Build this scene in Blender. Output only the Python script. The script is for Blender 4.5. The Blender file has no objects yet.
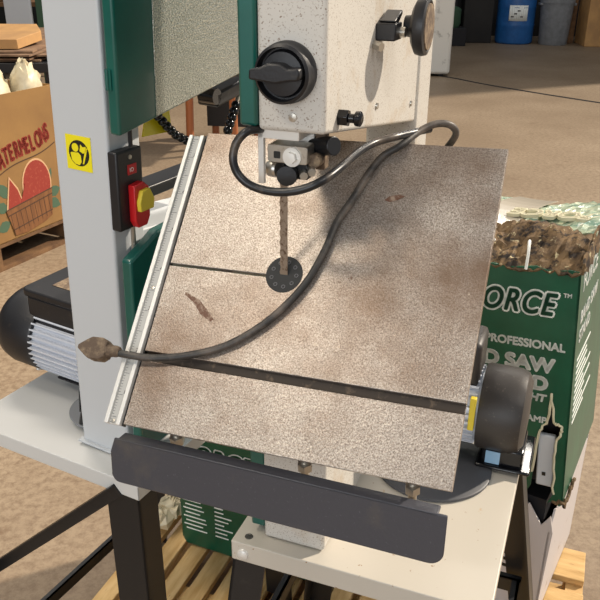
import bpy, bmesh, math, random
from mathutils import Vector, Matrix, Euler
random.seed(7)
sc = bpy.context.scene
COL = sc.collection
R = math.radians
V = Vector

# ------------------------------------------------------------------ camera
F_PX = 768.0; PITCH = R(24.5); ROLL = R(0.4); CAM = V((0, 0, 1.52))
fwd = V((0, math.cos(PITCH), -math.sin(PITCH)))
rt0 = V((1, 0, 0)); up0 = rt0.cross(fwd)
rt = math.cos(ROLL) * rt0 + math.sin(ROLL) * up0
up = rt.cross(fwd)
cd = bpy.data.cameras.new('camera'); cam = bpy.data.objects.new('camera', cd); COL.objects.link(cam)
cam.matrix_world = Matrix.Translation(CAM) @ Matrix((rt, up, -fwd)).transposed().to_4x4()
cd.sensor_width = 36; cd.sensor_height = 36; cd.sensor_fit = 'HORIZONTAL'; cd.lens = F_PX / 600 * 36
cd.clip_start = 0.02; cd.clip_end = 200
sc.camera = cam

# ------------------------------------------------------------------ materials
def newmat(name):
    m = bpy.data.materials.new(name); m.use_nodes = True
    nt = m.node_tree; b = nt.nodes['Principled BSDF']
    return m, nt, b
def lin(c):
    if isinstance(c, str):
        c = [int(c[i:i + 2], 16) / 255 for i in (0, 2, 4)]
    return tuple(x / 12.92 if x <= .04045 else ((x + .055) / 1.055) ** 2.4 for x in c) + (1,)
def mix(nt, fac, a, b):
    n = nt.nodes.new('ShaderNodeMix'); n.data_type = 'RGBA'
    nt.links.new(fac, n.inputs[0])
    for s, v in ((6, a), (7, b)):
        if isinstance(v, tuple): n.inputs[s].default_value = v
        else: nt.links.new(v, n.inputs[s])
    return n.outputs[2]
def noise(nt, scale, detail=4, vec=None, rough=.6):
    n = nt.nodes.new('ShaderNodeTexNoise'); n.inputs['Scale'].default_value = scale
    n.inputs['Detail'].default_value = detail; n.inputs['Roughness'].default_value = rough
    if vec is not None: nt.links.new(vec, n.inputs['Vector'])
    return n.outputs['Fac']
def ramp(nt, fac, lo, hi):
    n = nt.nodes.new('ShaderNodeMapRange'); n.inputs[1].default_value = lo; n.inputs[2].default_value = hi
    nt.links.new(fac, n.inputs[0]); return n.outputs[0]
def objvec(nt, scale=(1, 1, 1), rot=(0, 0, 0)):
    t = nt.nodes.new('ShaderNodeTexCoord'); mp = nt.nodes.new('ShaderNodeMapping')
    mp.inputs['Scale'].default_value = scale; mp.inputs['Rotation'].default_value = rot
    nt.links.new(t.outputs['Object'], mp.inputs['Vector']); return mp.outputs['Vector']
def mk(name, base, rough=.5, metal=0.0, alt=None, layers=(), bump=0.0, bscale=200, stretch=(1, 1, 1), coat=0, mixscale=12):
    """layers: (colour, noise scale, low, high) blotches of dirt or wear."""
    m, nt, b = newmat(name)
    v = objvec(nt, stretch)
    c = lin(base)
    if alt: c = mix(nt, ramp(nt, noise(nt, mixscale, 5, v), .35, .65), c, lin(alt))
    for (col, s, lo, hi) in layers:
        c = mix(nt, ramp(nt, noise(nt, s, 6, v, .65), lo, hi), c, lin(col))
    if isinstance(c, tuple): b.inputs['Base Color'].default_value = c
    else: nt.links.new(c, b.inputs['Base Color'])
    b.inputs['Roughness'].default_value = rough; b.inputs['Metallic'].default_value = metal
    if coat: b.inputs['Coat Weight'].default_value = coat; b.inputs['Coat Roughness'].default_value = .12
    if bump:
        bn = nt.nodes.new('ShaderNodeBump'); bn.inputs['Strength'].default_value = bump; bn.inputs['Distance'].default_value = .002
        nt.links.new(noise(nt, bscale, 3, v), bn.inputs['Height']); nt.links.new(bn.outputs[0], b.inputs['Normal'])
    return m
M = {}
M['grey'] = mk('grey_paint', 'c4c8cb', .45, bump=.05, bscale=120)
M['head'] = mk('worn_grey_paint', 'c8c4bc', .5, layers=(('7d6a58', 520, .585, .63), ('b09a7c', 14, .55, .78)), bump=.08, bscale=150)
M['plate'] = mk('cream_plate_paint', 'c6bfb2', .4, layers=(('b98f4e', 16, .655, .70), ('8f6a3c', 90, .66, .70)), bump=.04, bscale=90)
M['platel'] = mk('grey_plate_paint', 'cfcfcc', .4, bump=.04, bscale=90)
M['green'] = mk('green_enamel', '0d5a50', .33, alt='0a5047', coat=.4, bump=.05, bscale=90)
M['black'] = mk('black_plastic', '1b1b1e', .42, layers=(('4a4238', 60, .62, .85),), bump=.1, bscale=300)
M['blackp'] = mk('black_steel_paint', '17181b', .4, layers=(('3a3836', 25, .62, .85),), bump=.04)
M['guard'] = mk('dark_scratched_steel', '3f4047', .42, layers=(('5a5a62', 300, .62, .72), ('54504c', 14, .55, .8)), bump=.1, bscale=250)
M['hood'] = mk('dark_brown_black_plastic', '35312e', .45, layers=(('6b6257', 160, .6, .8),), bump=.12, bscale=120)
M['alu'] = mk('white_aluminium', 'e4e2dc', .35, .25, bump=.02)
M['silver'] = mk('bare_steel', 'bdb8ae', .3, .85, layers=(('7a6a55', 120, .6, .75),))
M['motor'] = mk('silver_motor_paint', 'd6dae2', .4, .25)
M['blade'] = mk('saw_blade_steel', '8d7d6c', .5, .5, layers=(('5b4534', 200, .5, .62),))
M['rubber'] = mk('dusty_black_rubber', '2e2c2a', .5, layers=(('7d7064', 16, .46, .75),), bump=.15, bscale=250)
M['rubberc'] = mk('clean_black_rubber', '17181b', .35, layers=(('6a5d50', 18, .52, .72),))
M['plug'] = mk('dusty_plug_rubber', '5c4c3e', .8, layers=(('8d7a62', 90, .45, .65),), bump=.3)
M['shiny'] = mk('glossy_black_plastic', '0d0e12', .15)
M['red'] = mk('red_plastic', 'c01a20', .35)
M['yellow'] = mk('yellow_label', 'efe01c', .4)
M['yelpl'] = mk('yellow_plastic', 'd9c33a', .45)
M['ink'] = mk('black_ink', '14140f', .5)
M['white'] = mk('white_ink', 'f4f7f2', .55)
M['cgreen'] = mk('green_carton', '0b4a33', .42, alt='0e573c', layers=(('8f9a80', 55, .73, .78),), coat=.12, bump=.25, bscale=25)
M['ctop'] = mk('weathered_wrap_over_green_carton', '5e8574', .3, alt='b9c0a2', layers=(('e6e2c8', 60, .56, .64), ('24584a', 34, .60, .7)), stretch=(1, 3, 1), mixscale=24, bump=.6, bscale=60, coat=.6)
M['kraft'] = mk('torn_kraft_board', '7d6444', .85, alt='453422', layers=(('c9bb94', 70, .60, .68), ('241a12', 40, .52, .60)), bump=.8, bscale=90, mixscale=30)
M['tape'] = mk('clear_packing_tape', 'b5ad9e', .25, coat=.5)
M['paper'] = mk('white_carton', 'c9c2c0', .6, layers=(('8a6c4d', 18, .62, .75),))
M['paperc'] = mk('cream_print', 'd8d2b4', .5)
M['foam'] = mk('white_foam', 'c8ccd0', .55)
M['wood'] = mk('pallet_pine', 'b8935a', .75, alt='d6b27a', layers=(('7a5530', 9, .62, .78),), stretch=(2, 14, 14), mixscale=4, bump=.3, bscale=30)
M['woodx'] = mk('pallet_pine_crossways', 'c49c60', .75, alt='dcbb84', layers=(('6a4526', 14, .66, .76),), stretch=(14, 2, 14), mixscale=4, bump=.3, bscale=30)
M['oldwood'] = mk('old_pallet_wood', '7a5a3a', .8, alt='5a3f28', bump=.3, bscale=30)
M['brown'] = mk('brown_cardboard', '94703f', .8, alt='846238', mixscale=3, bump=.1, bscale=60)
M['tan'] = mk('tan_cardboard', 'c2965f', .8, alt='a98256', mixscale=5)
M['board'] = mk('weathered_flat_cardboard', '8e7156', .85, alt='6a5240', layers=(('3b2c20', 20, .62, .72),), mixscale=9, bump=.4, bscale=30)
M['bag'] = mk('crumpled_paper', 'b9ab8c', .45, alt='d6ccb0', bump=.3, bscale=18)
M['wmred'] = mk('printed_red', '8f3023', .8, layers=(('a8523c', 60, .55, .7),))
M['wmpink'] = mk('printed_pale_rind', 'c9a078', .8)
M['wmgreen'] = mk('printed_green', '46604a', .8)
M['wmbask'] = mk('printed_basket_brown', '82552e', .8, alt='6a4324', stretch=(8, 8, 1), mixscale=6)
M['wmline'] = mk('printed_dark_line', '4d3320', .8)
M['blue'] = mk('blue_drum_plastic', '1f5fa0', .45, alt='1a5390')
M['greybin'] = mk('grey_bin_plastic', '85888c', .6, alt='74777a')
M['dark'] = mk('dark_clutter', '17161a', .7)
M['darkgreen'] = mk('faded_green_plastic', '38563f', .6)
M['whitedirty'] = mk('dirty_white_enamel', 'cfcdc6', .45, layers=(('6e6a62', 7, .58, .74),))
M['copper'] = mk('orange_brown_wood', '9a5a34', .45)
M['sticker'] = mk('pale_blue_label', '8fb3cf', .35)
M['wallm'] = mk('dark_wall_sheet', '2b2927', .85, alt='201e1d', mixscale=2)
M['slotm'] = mk('dark_slot_steel', '3a3129', .6, .2, layers=(('6a5a4a', 90, .55, .7),))  # dark brown slot floor with lighter brown speckle
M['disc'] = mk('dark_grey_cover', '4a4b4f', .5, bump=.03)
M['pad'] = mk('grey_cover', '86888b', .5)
M['tapegrey'] = mk('scale_tape', 'b4b3ae', .45)
M['insert'] = mk('dark_insert', '15181a', .6)
M['rust'] = mk('rust_stain', '6b4a38', .6, layers=(('a08a76', 120, .45, .60),))

# hammered green door: reflection of the near saw painted in as silver
def hammer():
    m, nt, b = newmat('hammered_reflection'); v = objvec(nt)
    vo = nt.nodes.new('ShaderNodeTexVoronoi'); vo.inputs['Scale'].default_value = 330; nt.links.new(v, vo.inputs['Vector'])
    n = noise(nt, 620, 3, v)
    c = mix(nt, ramp(nt, n, .38, .62), lin('76827c'), lin('e6e5da'))
    nt.links.new(c, b.inputs['Base Color']); b.inputs['Metallic'].default_value = .75; b.inputs['Roughness'].default_value = .3
    bn = nt.nodes.new('ShaderNodeBump'); bn.inputs['Strength'].default_value = .55; bn.inputs['Distance'].default_value = .0015
    nt.links.new(vo.outputs['Distance'], bn.inputs['Height']); nt.links.new(bn.outputs[0], b.inputs['Normal'])
    return m
M['hammer'] = hammer()

# cast iron table: ground iron with fine speckle, dirt and brown wear
def iron():
    m, nt, b = newmat('ground_cast_iron'); v = objvec(nt)
    c = mix(nt, ramp(nt, noise(nt, 620, 4, v, .75), .36, .64), lin('75695f'), lin('c9c0b6'))
    c = mix(nt, ramp(nt, noise(nt, 6, 5, v), .46, .72), c, lin('76604e'))
    c = mix(nt, ramp(nt, noise(nt, 150, 6, v, .7), .66, .74), c, lin('c9bba8'))
    c = mix(nt, ramp(nt, noise(nt, 60, 6, v, .7), .70, .74), c, lin('6a4a38'))
    nt.links.new(c, b.inputs['Base Color']); b.inputs['Metallic'].default_value = .6
    rr = nt.nodes.new('ShaderNodeMapRange'); rr.inputs[3].default_value = .28; rr.inputs[4].default_value = .46
    nt.links.new(noise(nt, 60, 4, v), rr.inputs[0]); nt.links.new(rr.outputs[0], b.inputs['Roughness'])
    bn = nt.nodes.new('ShaderNodeBump'); bn.inputs['Strength'].default_value = .3; bn.inputs['Distance'].default_value = .001
    nt.links.new(noise(nt, 500, 3, v), bn.inputs['Height']); nt.links.new(bn.outputs[0], b.inputs['Normal'])
    return m
M['iron'] = iron()

def concrete():
    m, nt, b = newmat('stained_concrete'); v = objvec(nt)
    c = mix(nt, ramp(nt, noise(nt, 1.1, 6, v, .6), .35, .68), lin('84725c'), lin('9c8a73'))
    c = mix(nt, ramp(nt, noise(nt, 38, 6, v, .75), .42, .66), c, lin('725f4b'))
    c = mix(nt, ramp(nt, noise(nt, 5, 6, v, .7), .60, .74), c, lin('6a543f'))
    c = mix(nt, ramp(nt, noise(nt, 14, 6, v, .7), .68, .74), c, lin('c0b09a'))
    nt.links.new(c, b.inputs['Base Color']); b.inputs['Roughness'].default_value = .55
    bn = nt.nodes.new('ShaderNodeBump'); bn.inputs['Strength'].default_value = .25; bn.inputs['Distance'].default_value = .004
    nt.links.new(noise(nt, 60, 5, v), bn.inputs['Height']); nt.links.new(bn.outputs[0], b.inputs['Normal'])
    return m
M['concrete'] = concrete()

# ------------------------------------------------------------------ mesh helpers
class MB:
    def __init__(s, mat=None): s.bm = bmesh.new(); s.M = mat or Matrix.Identity(4)
    def _add(s, verts, faces):
        vs = [s.bm.verts.new(s.M @ V(v)) for v in verts]
        for f in faces:
            try: s.bm.faces.new([vs[i] for i in f])
            except ValueError: pass
    def box(s, a, b, rot=None):
        a = V(a); b = V(b); c = (a + b) / 2
        vs = [V((x, y, z)) for z in (a.z, b.z) for y in (a.y, b.y) for x in (a.x, b.x)]
        if rot is not None:
            e = Euler(rot).to_matrix(); vs = [c + e @ (v - c) for v in vs]
        s._add(vs, [(0, 2, 3, 1), (4, 5, 7, 6), (0, 1, 5, 4), (2, 6, 7, 3), (0, 4, 6, 2), (1, 3, 7, 5)]); return s
    def prism(s, pts, t0, t1, ax):
        """outline pts (2d) extruded along axis ax between t0, t1. ax x:(y,z) y:(x,z) z:(x,y)"""
        n = len(pts)
        def mkv(p, t):
            return {'x': (t, p[0], p[1]), 'y': (p[0], t, p[1]), 'z': (p[0], p[1], t)}[ax]
        vs = [mkv(p, t0) for p in pts] + [mkv(p, t1) for p in pts]
        s._add(vs, [tuple(range(n)), tuple(range(2 * n - 1, n - 1, -1))] + [(i, i + n, (i + 1) % n + n, (i + 1) % n) for i in range(n)]); return s
    def lathe(s, prof, org, axis, seg=40):
        """prof: (radius, distance along axis)"""
        axis = V(axis).normalized(); u = axis.orthogonal().normalized(); w = axis.cross(u); org = V(org)
        vs = []; fs = []
        for (r_, h) in prof:
            for k in range(seg):
                a = 2 * math.pi * k / seg
                vs.append(org + axis * h + (u * math.cos(a) + w * math.sin(a)) * r_)
        for i in range(len(prof) - 1):
            for k in range(seg):
                fs.append((i * seg + k, i * seg + (k + 1) % seg, (i + 1) * seg + (k + 1) % seg, (i + 1) * seg + k))
        fs.append(tuple(range(seg))[::-1]); L = (len(prof) - 1) * seg; fs.append(tuple(range(L, L + seg)))
        s._add(vs, fs); return s
    def cyl(s, p0, p1, r_, seg=24, r2=None):
        p0 = V(p0); p1 = V(p1); d = (p1 - p0)
        return s.lathe([(r_, 0), (r2 if r2 is not None else r_, d.length)], p0, d, seg)
    def tube(s, path, r_, seg=12, step=6):
        P = [V(p) for p in path]; Q = []
        for i in range(len(P) - 1):
            p0 = P[max(i - 1, 0)]; p1 = P[i]; p2 = P[i + 1]; p3 = P[min(i + 2, len(P) - 1)]
            for k in range(step):
                t = k / step
                Q.append(.5 * ((2 * p1) + (p2 - p0) * t + (2 * p0 - 5 * p1 + 4 * p2 - p3) * t * t + (3 * p1 - p0 - 3 * p2 + p3) * t ** 3))
        Q.append(P[-1]); vs = []; fs = []; u = None
        for i, q in enumerate(Q):
            t = (Q[min(i + 1, len(Q) - 1)] - Q[max(i - 1, 0)]).normalized()
            u = t.orthogonal().normalized() if u is None else (u - t * u.dot(t)).normalized()
            w = t.cross(u)
            for k in range(seg):
                a = 2 * math.pi * k / seg; vs.append(q + (u * math.cos(a) + w * math.sin(a)) * r_)
        for i in range(len(Q) - 1):
            for k in range(seg): fs.append((i * seg + k, i * seg + (k + 1) % seg, (i + 1) * seg + (k + 1) % seg, (i + 1) * seg + k))
        fs.append(tuple(range(seg))[::-1]); L = (len(Q) - 1) * seg; fs.append(tuple(range(L, L + seg)))
        s._add(vs, fs); return s
    def sphere(s, c, r_, seg=16):
        c = V(c); n = seg // 2
        return s.lathe([(max(r_ * math.sin(math.pi * i / n), 1e-4), -r_ * math.cos(math.pi * i / n)) for i in range(n + 1)], c, (0, 0, 1), seg)
    def build(s, name, mat, parent=None, bevel=0, smooth=True, seg=2, angle=35):
        bm = s.bm
        bmesh.ops.recalc_face_normals(bm, faces=bm.faces)
        me = bpy.data.meshes.new(name); bm.to_mesh(me); bm.free()
        o = bpy.data.objects.new(name, me); COL.objects.link(o)
        me.materials.append(M[mat] if isinstance(mat, str) else mat)
        if parent: o.parent = parent
        if bevel:
            b = o.modifiers.new('bevel', 'BEVEL'); b.width = bevel; b.segments = seg; b.limit_method = 'ANGLE'; b.angle_limit = R(30)
        if smooth:
            me.polygons.foreach_set('use_smooth', [True] * len(me.polygons))
            me.set_sharp_from_angle(angle=R(angle))
        return o
def tag(o, label, cat, group=None, kind=None):
    if label: o['label'] = label
    if cat: o['category'] = cat
    if group: o['group'] = group
    if kind: o['kind'] = kind
    return o
def empty(name, loc, rot=(0, 0, 0)):
    o = bpy.data.objects.new(name, None); COL.objects.link(o); o.location = loc; o.rotation_euler = rot; o.empty_display_size = .05
    return o
def text(s, size, mtx, name, mat, parent, bold=.0, shear=0.0, thick=.0003, outline=None, spacing=1.0, align='LEFT', sx=1.0):
    """lettering as a thin mesh. mtx maps text plane (x right, y up, z out) to parent space"""
    cu = bpy.data.curves.new(name, 'FONT'); cu.body = s; cu.size = size; cu.shear = shear; cu.extrude = thick
    cu.space_character = spacing; cu.align_x = align
    t = bpy.data.objects.new(name, cu); COL.objects.link(t)
    dg = bpy.context.evaluated_depsgraph_get(); me = bpy.data.meshes.new_from_object(t.evaluated_get(dg))
    bpy.data.objects.remove(t); 
    me.transform(Matrix.Diagonal((sx, 1, 1, 1)))
    if bold:                                    # thicken the strokes by overlapping shifted copies
        nb = 10 if bold > size * .05 else 5
        bm = bmesh.new(); base = me.copy()
        for k in range(nb):
            a = 2 * math.pi * k / nb; cp = base.copy(); cp.transform(Matrix.Translation((bold * math.cos(a), bold * math.sin(a), 0))); bm.from_mesh(cp)
        bm.from_mesh(base); bm.to_mesh(me); bm.free()
    me.transform(mtx); me.materials.clear(); me.materials.append(M[mat])
    o = bpy.data.objects.new(name, me); COL.objects.link(o); o.parent = parent
    return o
def frame(o, x, y):
    x = V(x).normalized(); y = V(y); z = x.cross(y).normalized(); y = z.cross(x)
    return Matrix.Translation(V(o)) @ Matrix((x, y, z)).transposed().to_4x4()
def arc(cx, cy, r_, a0, a1, n, ry=None):
    ry = ry or r_
    return [(cx + r_ * math.cos(R(a0 + (a1 - a0) * i / n)), cy + ry * math.sin(R(a0 + (a1 - a0) * i / n))) for i in range(n + 1)]
def rrect(x0, y0, x1, y1, r_, n=5):
    return arc(x1 - r_, y1 - r_, r_, 0, 90, n) + arc(x0 + r_, y1 - r_, r_, 90, 180, n) + arc(x0 + r_, y0 + r_, r_, 180, 270, n) + arc(x1 - r_, y0 + r_, r_, 270, 360, n)

# ================================================================== FRONT SAW (x: front->rear, y: away from throat, z up)
FY = R(-20.74); FB = V((-.018, .779, .78)); Z = .78
fs = empty('bandsaw', FB, (0, 0, FY))
tag(fs, 'nearest bandsaw, speckled head with big black knobs and a steeply tilted bare iron table', 'bandsaw')
# measured seat of the tilted table in the saw's own space
ta = V((.9994, .0000, .0355)).normalized(); tb = V((.0262, -.6766, -.7359))
tb = (tb - ta * tb.dot(ta)).normalized(); tn = tb.cross(ta)
TQ = V((-.1460, .1154, 1.3157 - Z))
TM = Matrix.Translation(TQ) @ Matrix((ta, -tb, tn)).transposed().to_4x4()      # (u, -v, w)
def tp(u, v, w=0): return TM @ V((u, -v, w))

# table
TH = .009; W = .3580; TL = .3633; us, vs_ = .142, .1745
table = MB(TM)
table.prism([(0, 0), (W, 0), (W, -.279), (0, -.279), (0, -.1752), (us, -.1752), (us, -.1722), (0, -.1722)], -TH, 0, 'z')
table.box((0, -.290, -TH), (W, -.279, -.0075)).box((0, -TL, -TH), (W, -.290, 0))
tbl = table.build('table', 'iron', fs, bevel=.0006, smooth=False)
MB(TM).box((.02, -.345, -.028), (.34, -.335, -TH)).box((.02, -.02, -.028), (.34, -.03, -TH)).box((.06, -.34, -.024), (.07, -.02, -TH)).box((.26, -.34, -.024), (.27, -.02, -TH)).build('stiffening_rib', 'iron', tbl, smooth=False)
ins = MB(TM).lathe([(.0205, -.006), (.0215, -.001), (.0212, .0006), (.0008, .0006)], (us, -.170, 0), (0, 0, 1), 40)
ins = ins.build('table_insert', 'insert', tbl)
MB(TM).box((.0005, -.2898, -.0075), (W - .0005, -.2792, -.0066)).build('slot_floor', 'slotm', tbl, smooth=False)
hm = MB(TM)
for k in range(9):
    a = k * 2 * math.pi / 9
    hm.lathe([(.0024, .0004), (.0024, .0010), (.0014, .0010), (.0014, .0004)], (us + .0145 * math.cos(a), -.170 + .0145 * math.sin(a), 0), (0, 0, 1), 10)
hm.build('insert_hole_rim', 'guard', tbl)
MB(TM).prism([(.236, -.071), (.241, -.066), (.252, -.063), (.258, -.065), (.250, -.070), (.242, -.073)], 0, .0004, 'z').build('rust_mark', 'rust', tbl)
MB(TM).prism([(.03, -.205), (.05, -.212), (.062, -.222), (.073, -.232), (.070, -.235), (.055, -.228), (.045, -.217), (.03, -.208)], 0, .0003, 'z').build('rust_mark', 'rust', tbl)
# rail with printed scale
rail = MB(TM).box((-.0225, -.3655, -.004), (-.0175, -.0055, .0035)).box((-.0175, -.3655, -.004), (-.0075, -.0055, .0005)).box((-.0075, -.3655, -.004), (-.0025, -.0055, .0035))
rail = rail.build('scale_rail', 'alu', tbl, bevel=.0006)
rail['label'] = 'whitish metal rail printed with a ruler scale'
MB(TM).box((-.0025, -.3655, -.008), (-.0006, -.002, -.002)).build('rail_gap_strip', 'rubberc', tbl)
MB(TM).box((-.0172, -.3650, .0005), (-.0080, -.0060, .0007)).build('scale_tape', 'tapegrey', tbl, smooth=False)
tk = MB(TM)
for k in range(115):
    v = .010 + k * .0031; L = .0028 if k % 8 else .0065
    tk.box((-.0168, -v - .00022, .0006), (-.0168 + L, -v + .00022, .0009))
tk.build('scale_marks', 'guard', tbl, smooth=False)
for k, v in enumerate([.030, .0796, .129, .179, .228, .278, .327]):
    text(str(7 - k), .006, TM @ Matrix.Translation((-.0108, -v - .004, .0008)) , 'scale_number', 'ink', tbl, thick=.0001)
for v in (.205, .362): MB(TM).lathe([(.0024, .0005), (.0022, .0016), (.0004, .0018)], (-.0125, -v, 0), (0, 0, 1), 14).build('rail_screw', 'silver', tbl)
# guard rail under the table's low edge, facing the camera
GM = frame((-.152, -.137, 1.0255 - Z), (.9995, 0, .012), (0, .08, 1))
g = MB(GM).prism([(.006, .006), (.0, -.012)] + arc(.010, -.040, .010, 180, 270, 6) + arc(.358, -.037, .015, 270, 360, 8) + [(.373, .006)], -.003, 0, 'z')
g.box((.010, .003, -.016), (.364, .006, 0))
g = g.build('guard_rail', 'guard', tbl, bevel=.0012)
g['label'] = 'long dark scratched steel rail with rounded ends'
for u in (.055, .205, .318):
    p = tp(u, .352, -.01)
    MB().cyl(p + V((0, .002, -.006)), p + V((0, .006, -.040)), .0045, 14).cyl(p + V((0, .0025, -.016)), p + V((0, .005, -.026)), .008, 6).build('rail_bolt', 'silver', tbl)
# trunnion below the table
tr = MB()
for x in (-.04, .075):
    pts = [(.10 + .10 * math.cos(R(a)), .33 + .10 * math.sin(R(a))) for a in range(180, 361, 15)]
    tr.prism(pts, x, x + .018, 'x')
tr.box((-.05, .03, .20), (.10, .12, .26))
tr.build('trunnion', 'blackp', fs, bevel=.002)

# blade and insert
bl = MB(); prof = []
n = 60; z0, z1 = 1.00 - Z, 1.34 - Z
left = [(-.0035 - (.0012 if i % 2 else 0), z0 + (z1 - z0) * i / n) for i in range(n + 1)]
bl.prism(left + [(.0045, z1), (.0045, z0)], -.0004, .0004, 'y')
bl.build('saw_blade', 'blade', fs, smooth=False)

# upper arm / wheel housing: speckled box with sloped underside
hz = lambda y: (1.363 + (y + .045) * (-.058 / .38)) - Z
hb = MB()
prof = [(-.045, hz(-.045)), (.335, hz(.335)), (.335, 1.78 - Z), (-.045, 1.78 - Z)]
hb.prism(prof, -.008, .060, 'x')
hb.build('wheel_housing', 'head', fs, bevel=.004, seg=3)
MB().prism([(.338, .82 - Z), (.415, .82 - Z), (.415, 1.80 - Z), (.338, 1.80 - Z)], -.010, .062, 'x').build('column', 'head', fs, bevel=.004)
MB().prism([(-.047, 1.366 - Z), (.42, 1.31 - Z), (.42, 1.79 - Z), (-.047, 1.79 - Z)], -.027, -.0085, 'x').build('upper_door', 'green', fs, bevel=.003)
# lower housing on the plate + lower door
MB().prism([(.039, .002), (.415, .002), (.415, .30), (.10, .30), (.039, .22)], -.046, .041, 'x').build('lower_housing', 'head', fs, bevel=.004)
MB().prism([(.045, .012), (.42, .012), (.42, .29), (.10, .29), (.045, .22)], -.068, -.047, 'x').build('lower_door', 'green', fs, bevel=.003)
# guide post lock knob with grip bar
kn = MB().lathe([(.0280, 0), (.0280, .006), (.0265, .009), (.0265, .018), (.0240, .020), (.0230, .011), (.0215, .011), (.0195, .016), (.002, .018)], (.0235, -.045, 1.418 - Z), (0, -1, 0), 48)
kn = kn.build('guide_knob', 'black', fs); kn['label'] = 'round black knob with a raised grip bar'
kb = MB().prism([(-.0045, 1.4135 - Z), (-.004, 1.4225 - Z), (.006, 1.4245 - Z), (.015, 1.4285 - Z), (.026, 1.4285 - Z), (.034, 1.4245 - Z), (.044, 1.4255 - Z), (.0455, 1.420 - Z), (.044, 1.4145 - Z), (.034, 1.4135 - Z), (.022, 1.411 - Z), (.006, 1.4125 - Z)], -.074, -.056, 'y')
kb.build('grip_bar', 'black', kn, bevel=.002)
MB().lathe([(.0042, 0), (.004, .0018), (.0008, .0022)], (.028, -.045, 1.377 - Z), (0, -1, 0), 16).build('housing_screw', 'silver', fs)
for (y, z) in ((.131, 1.3605), (.302, 1.335)): MB().lathe([(.004, 0), (.0036, .002), (.0008, .0026)], (.060, y, z - Z), (1, 0, 0), 14).build('housing_screw', 'silver', fs)
# hex knob on rear face
hk = MB().lathe([(.0085, 0), (.0085, .010)], (.060, -.004, 1.372 - Z), (1, 0, 0), 6).lathe([(.0045, .010), (.0045, .016), (.0072, .017), (.0075, .022), (.004, .024)], (.060, -.004, 1.372 - Z), (1, 0, 0), 18)
hk.build('lock_bolt', 'shiny', fs, bevel=.0006)
# tracking knob on its bracket, on the rear face
kc = V((.060, .128, 1.440 - Z))
br = MB().box(kc + V((0, -.014, -.008)), kc + V((.022, .014, .010))).prism([(.118, 1.452 - Z), (.150, 1.462 - Z), (.150, 1.457 - Z), (.130, 1.446 - Z)], .062, .080, 'x').build('tracking_bracket', 'black', fs, bevel=.0015)
MB().lathe([(.005, .0), (.005, .012)], kc + V((0, -.020, -.011)), (1, -.5, -.2), 6).build('wing_nut', 'silver', fs)
MB().lathe([(.0055, 0), (.0055, .028)], kc + V((0, .006, 0)), (1, 0, 0), 18).build('tracking_shaft', 'silver', fs)
tk_ = MB().lathe([(.011, .022), (.012, .031), (.022, .032), (.0295, .036), (.0310, .042), (.0300, .047), (.0265, .0485), (.0255, .0470), (.002, .0485)], kc + V((0, .029, .0045)), (1, 0, 0), 44)
tk_ = tk_.build('tracking_knob', 'black', fs); tk_['label'] = 'black disc shaped knob on a shaft'
MB().lathe([(.0245, .0475), (.0240, .0492), (.001, .0500)], kc + V((0, .029, .0045)), (1, 0, 0), 40).build('knob_cap', 'plug', tk_)

# guide assembly below the head
MB().box((-.0135, -.034, 1.306 - Z), (-.0075, -.028, 1.370 - Z)).box((-.0135, -.034, 1.352 - Z), (.030, -.004, 1.370 - Z)).box((-.0035, -.002, 1.335 - Z), (.034, .004, 1.372 - Z)).build('guide_post', 'alu', fs, bevel=.0008)
gb = MB()
gb.prism(rrect(-.006, 1.3275 - Z, .0365, 1.3455 - Z, .003), -.028, -.006, 'y')
gb = gb.build('guide_bracket', 'silver', fs, bevel=.0008)
MB().prism(rrect(.0010, 1.332 - Z, .0080, 1.339 - Z, .001), -.0285, -.0278, 'y').build('bracket_slot', 'ink', gb)
MB().lathe([(.0085, 0), (.0085, .0015), (.0062, .0015), (.0058, .0058), (.001, .0062)], (.0205, -.028, 1.3345 - Z), (0, -1, 0), 6).lathe([(.0098, 0), (.0095, .0014)], (.0205, -.028, 1.3345 - Z), (0, -1, 0), 28).build('bracket_bolt', 'alu', gb)
MB().lathe([(.0075, -.006), (.0088, -.004), (.0088, .004), (.0075, .006)], (-.005, -.014, 1.3175 - Z), (1, -.25, 0), 28).build('guide_bearing', 'silver', fs)
MB().lathe([(.0105, 0), (.0108, .006), (.0100, .010), (.001, .0105)], (.012, -.018, 1.3145 - Z), (.25, -1, 0), 30).build('guide_roller', 'black', fs)
MB().box((.004, -.016, 1.309 - Z), (.032, .000, 1.330 - Z)).build('guide_block', 'rubberc', fs, bevel=.001)
for (x, z) in ((.030, 1.3165), (.0385, 1.321)): MB().cyl((x - .004, -.012, z - Z), (x + .003, -.028, z - Z), .0042, 8).build('guide_bolt', 'silver', fs)
MB().cyl((.032, .004, 1.340 - Z), (.058, -.010, 1.345 - Z), .0095, 22).cyl((.030, .004, 1.340 - Z), (.036, .001, 1.341 - Z), .006, 12).build('thrust_knob', 'rubberc', fs, bevel=.0008)
MB().box((.036, -.004, 1.318 - Z), (.046, .010, 1.362 - Z)).cyl((.040, -.006, 1.330 - Z), (.040, -.02, 1.330 - Z), .007, 16).build('guide_arm', 'plug', fs, bevel=.001)

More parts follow.
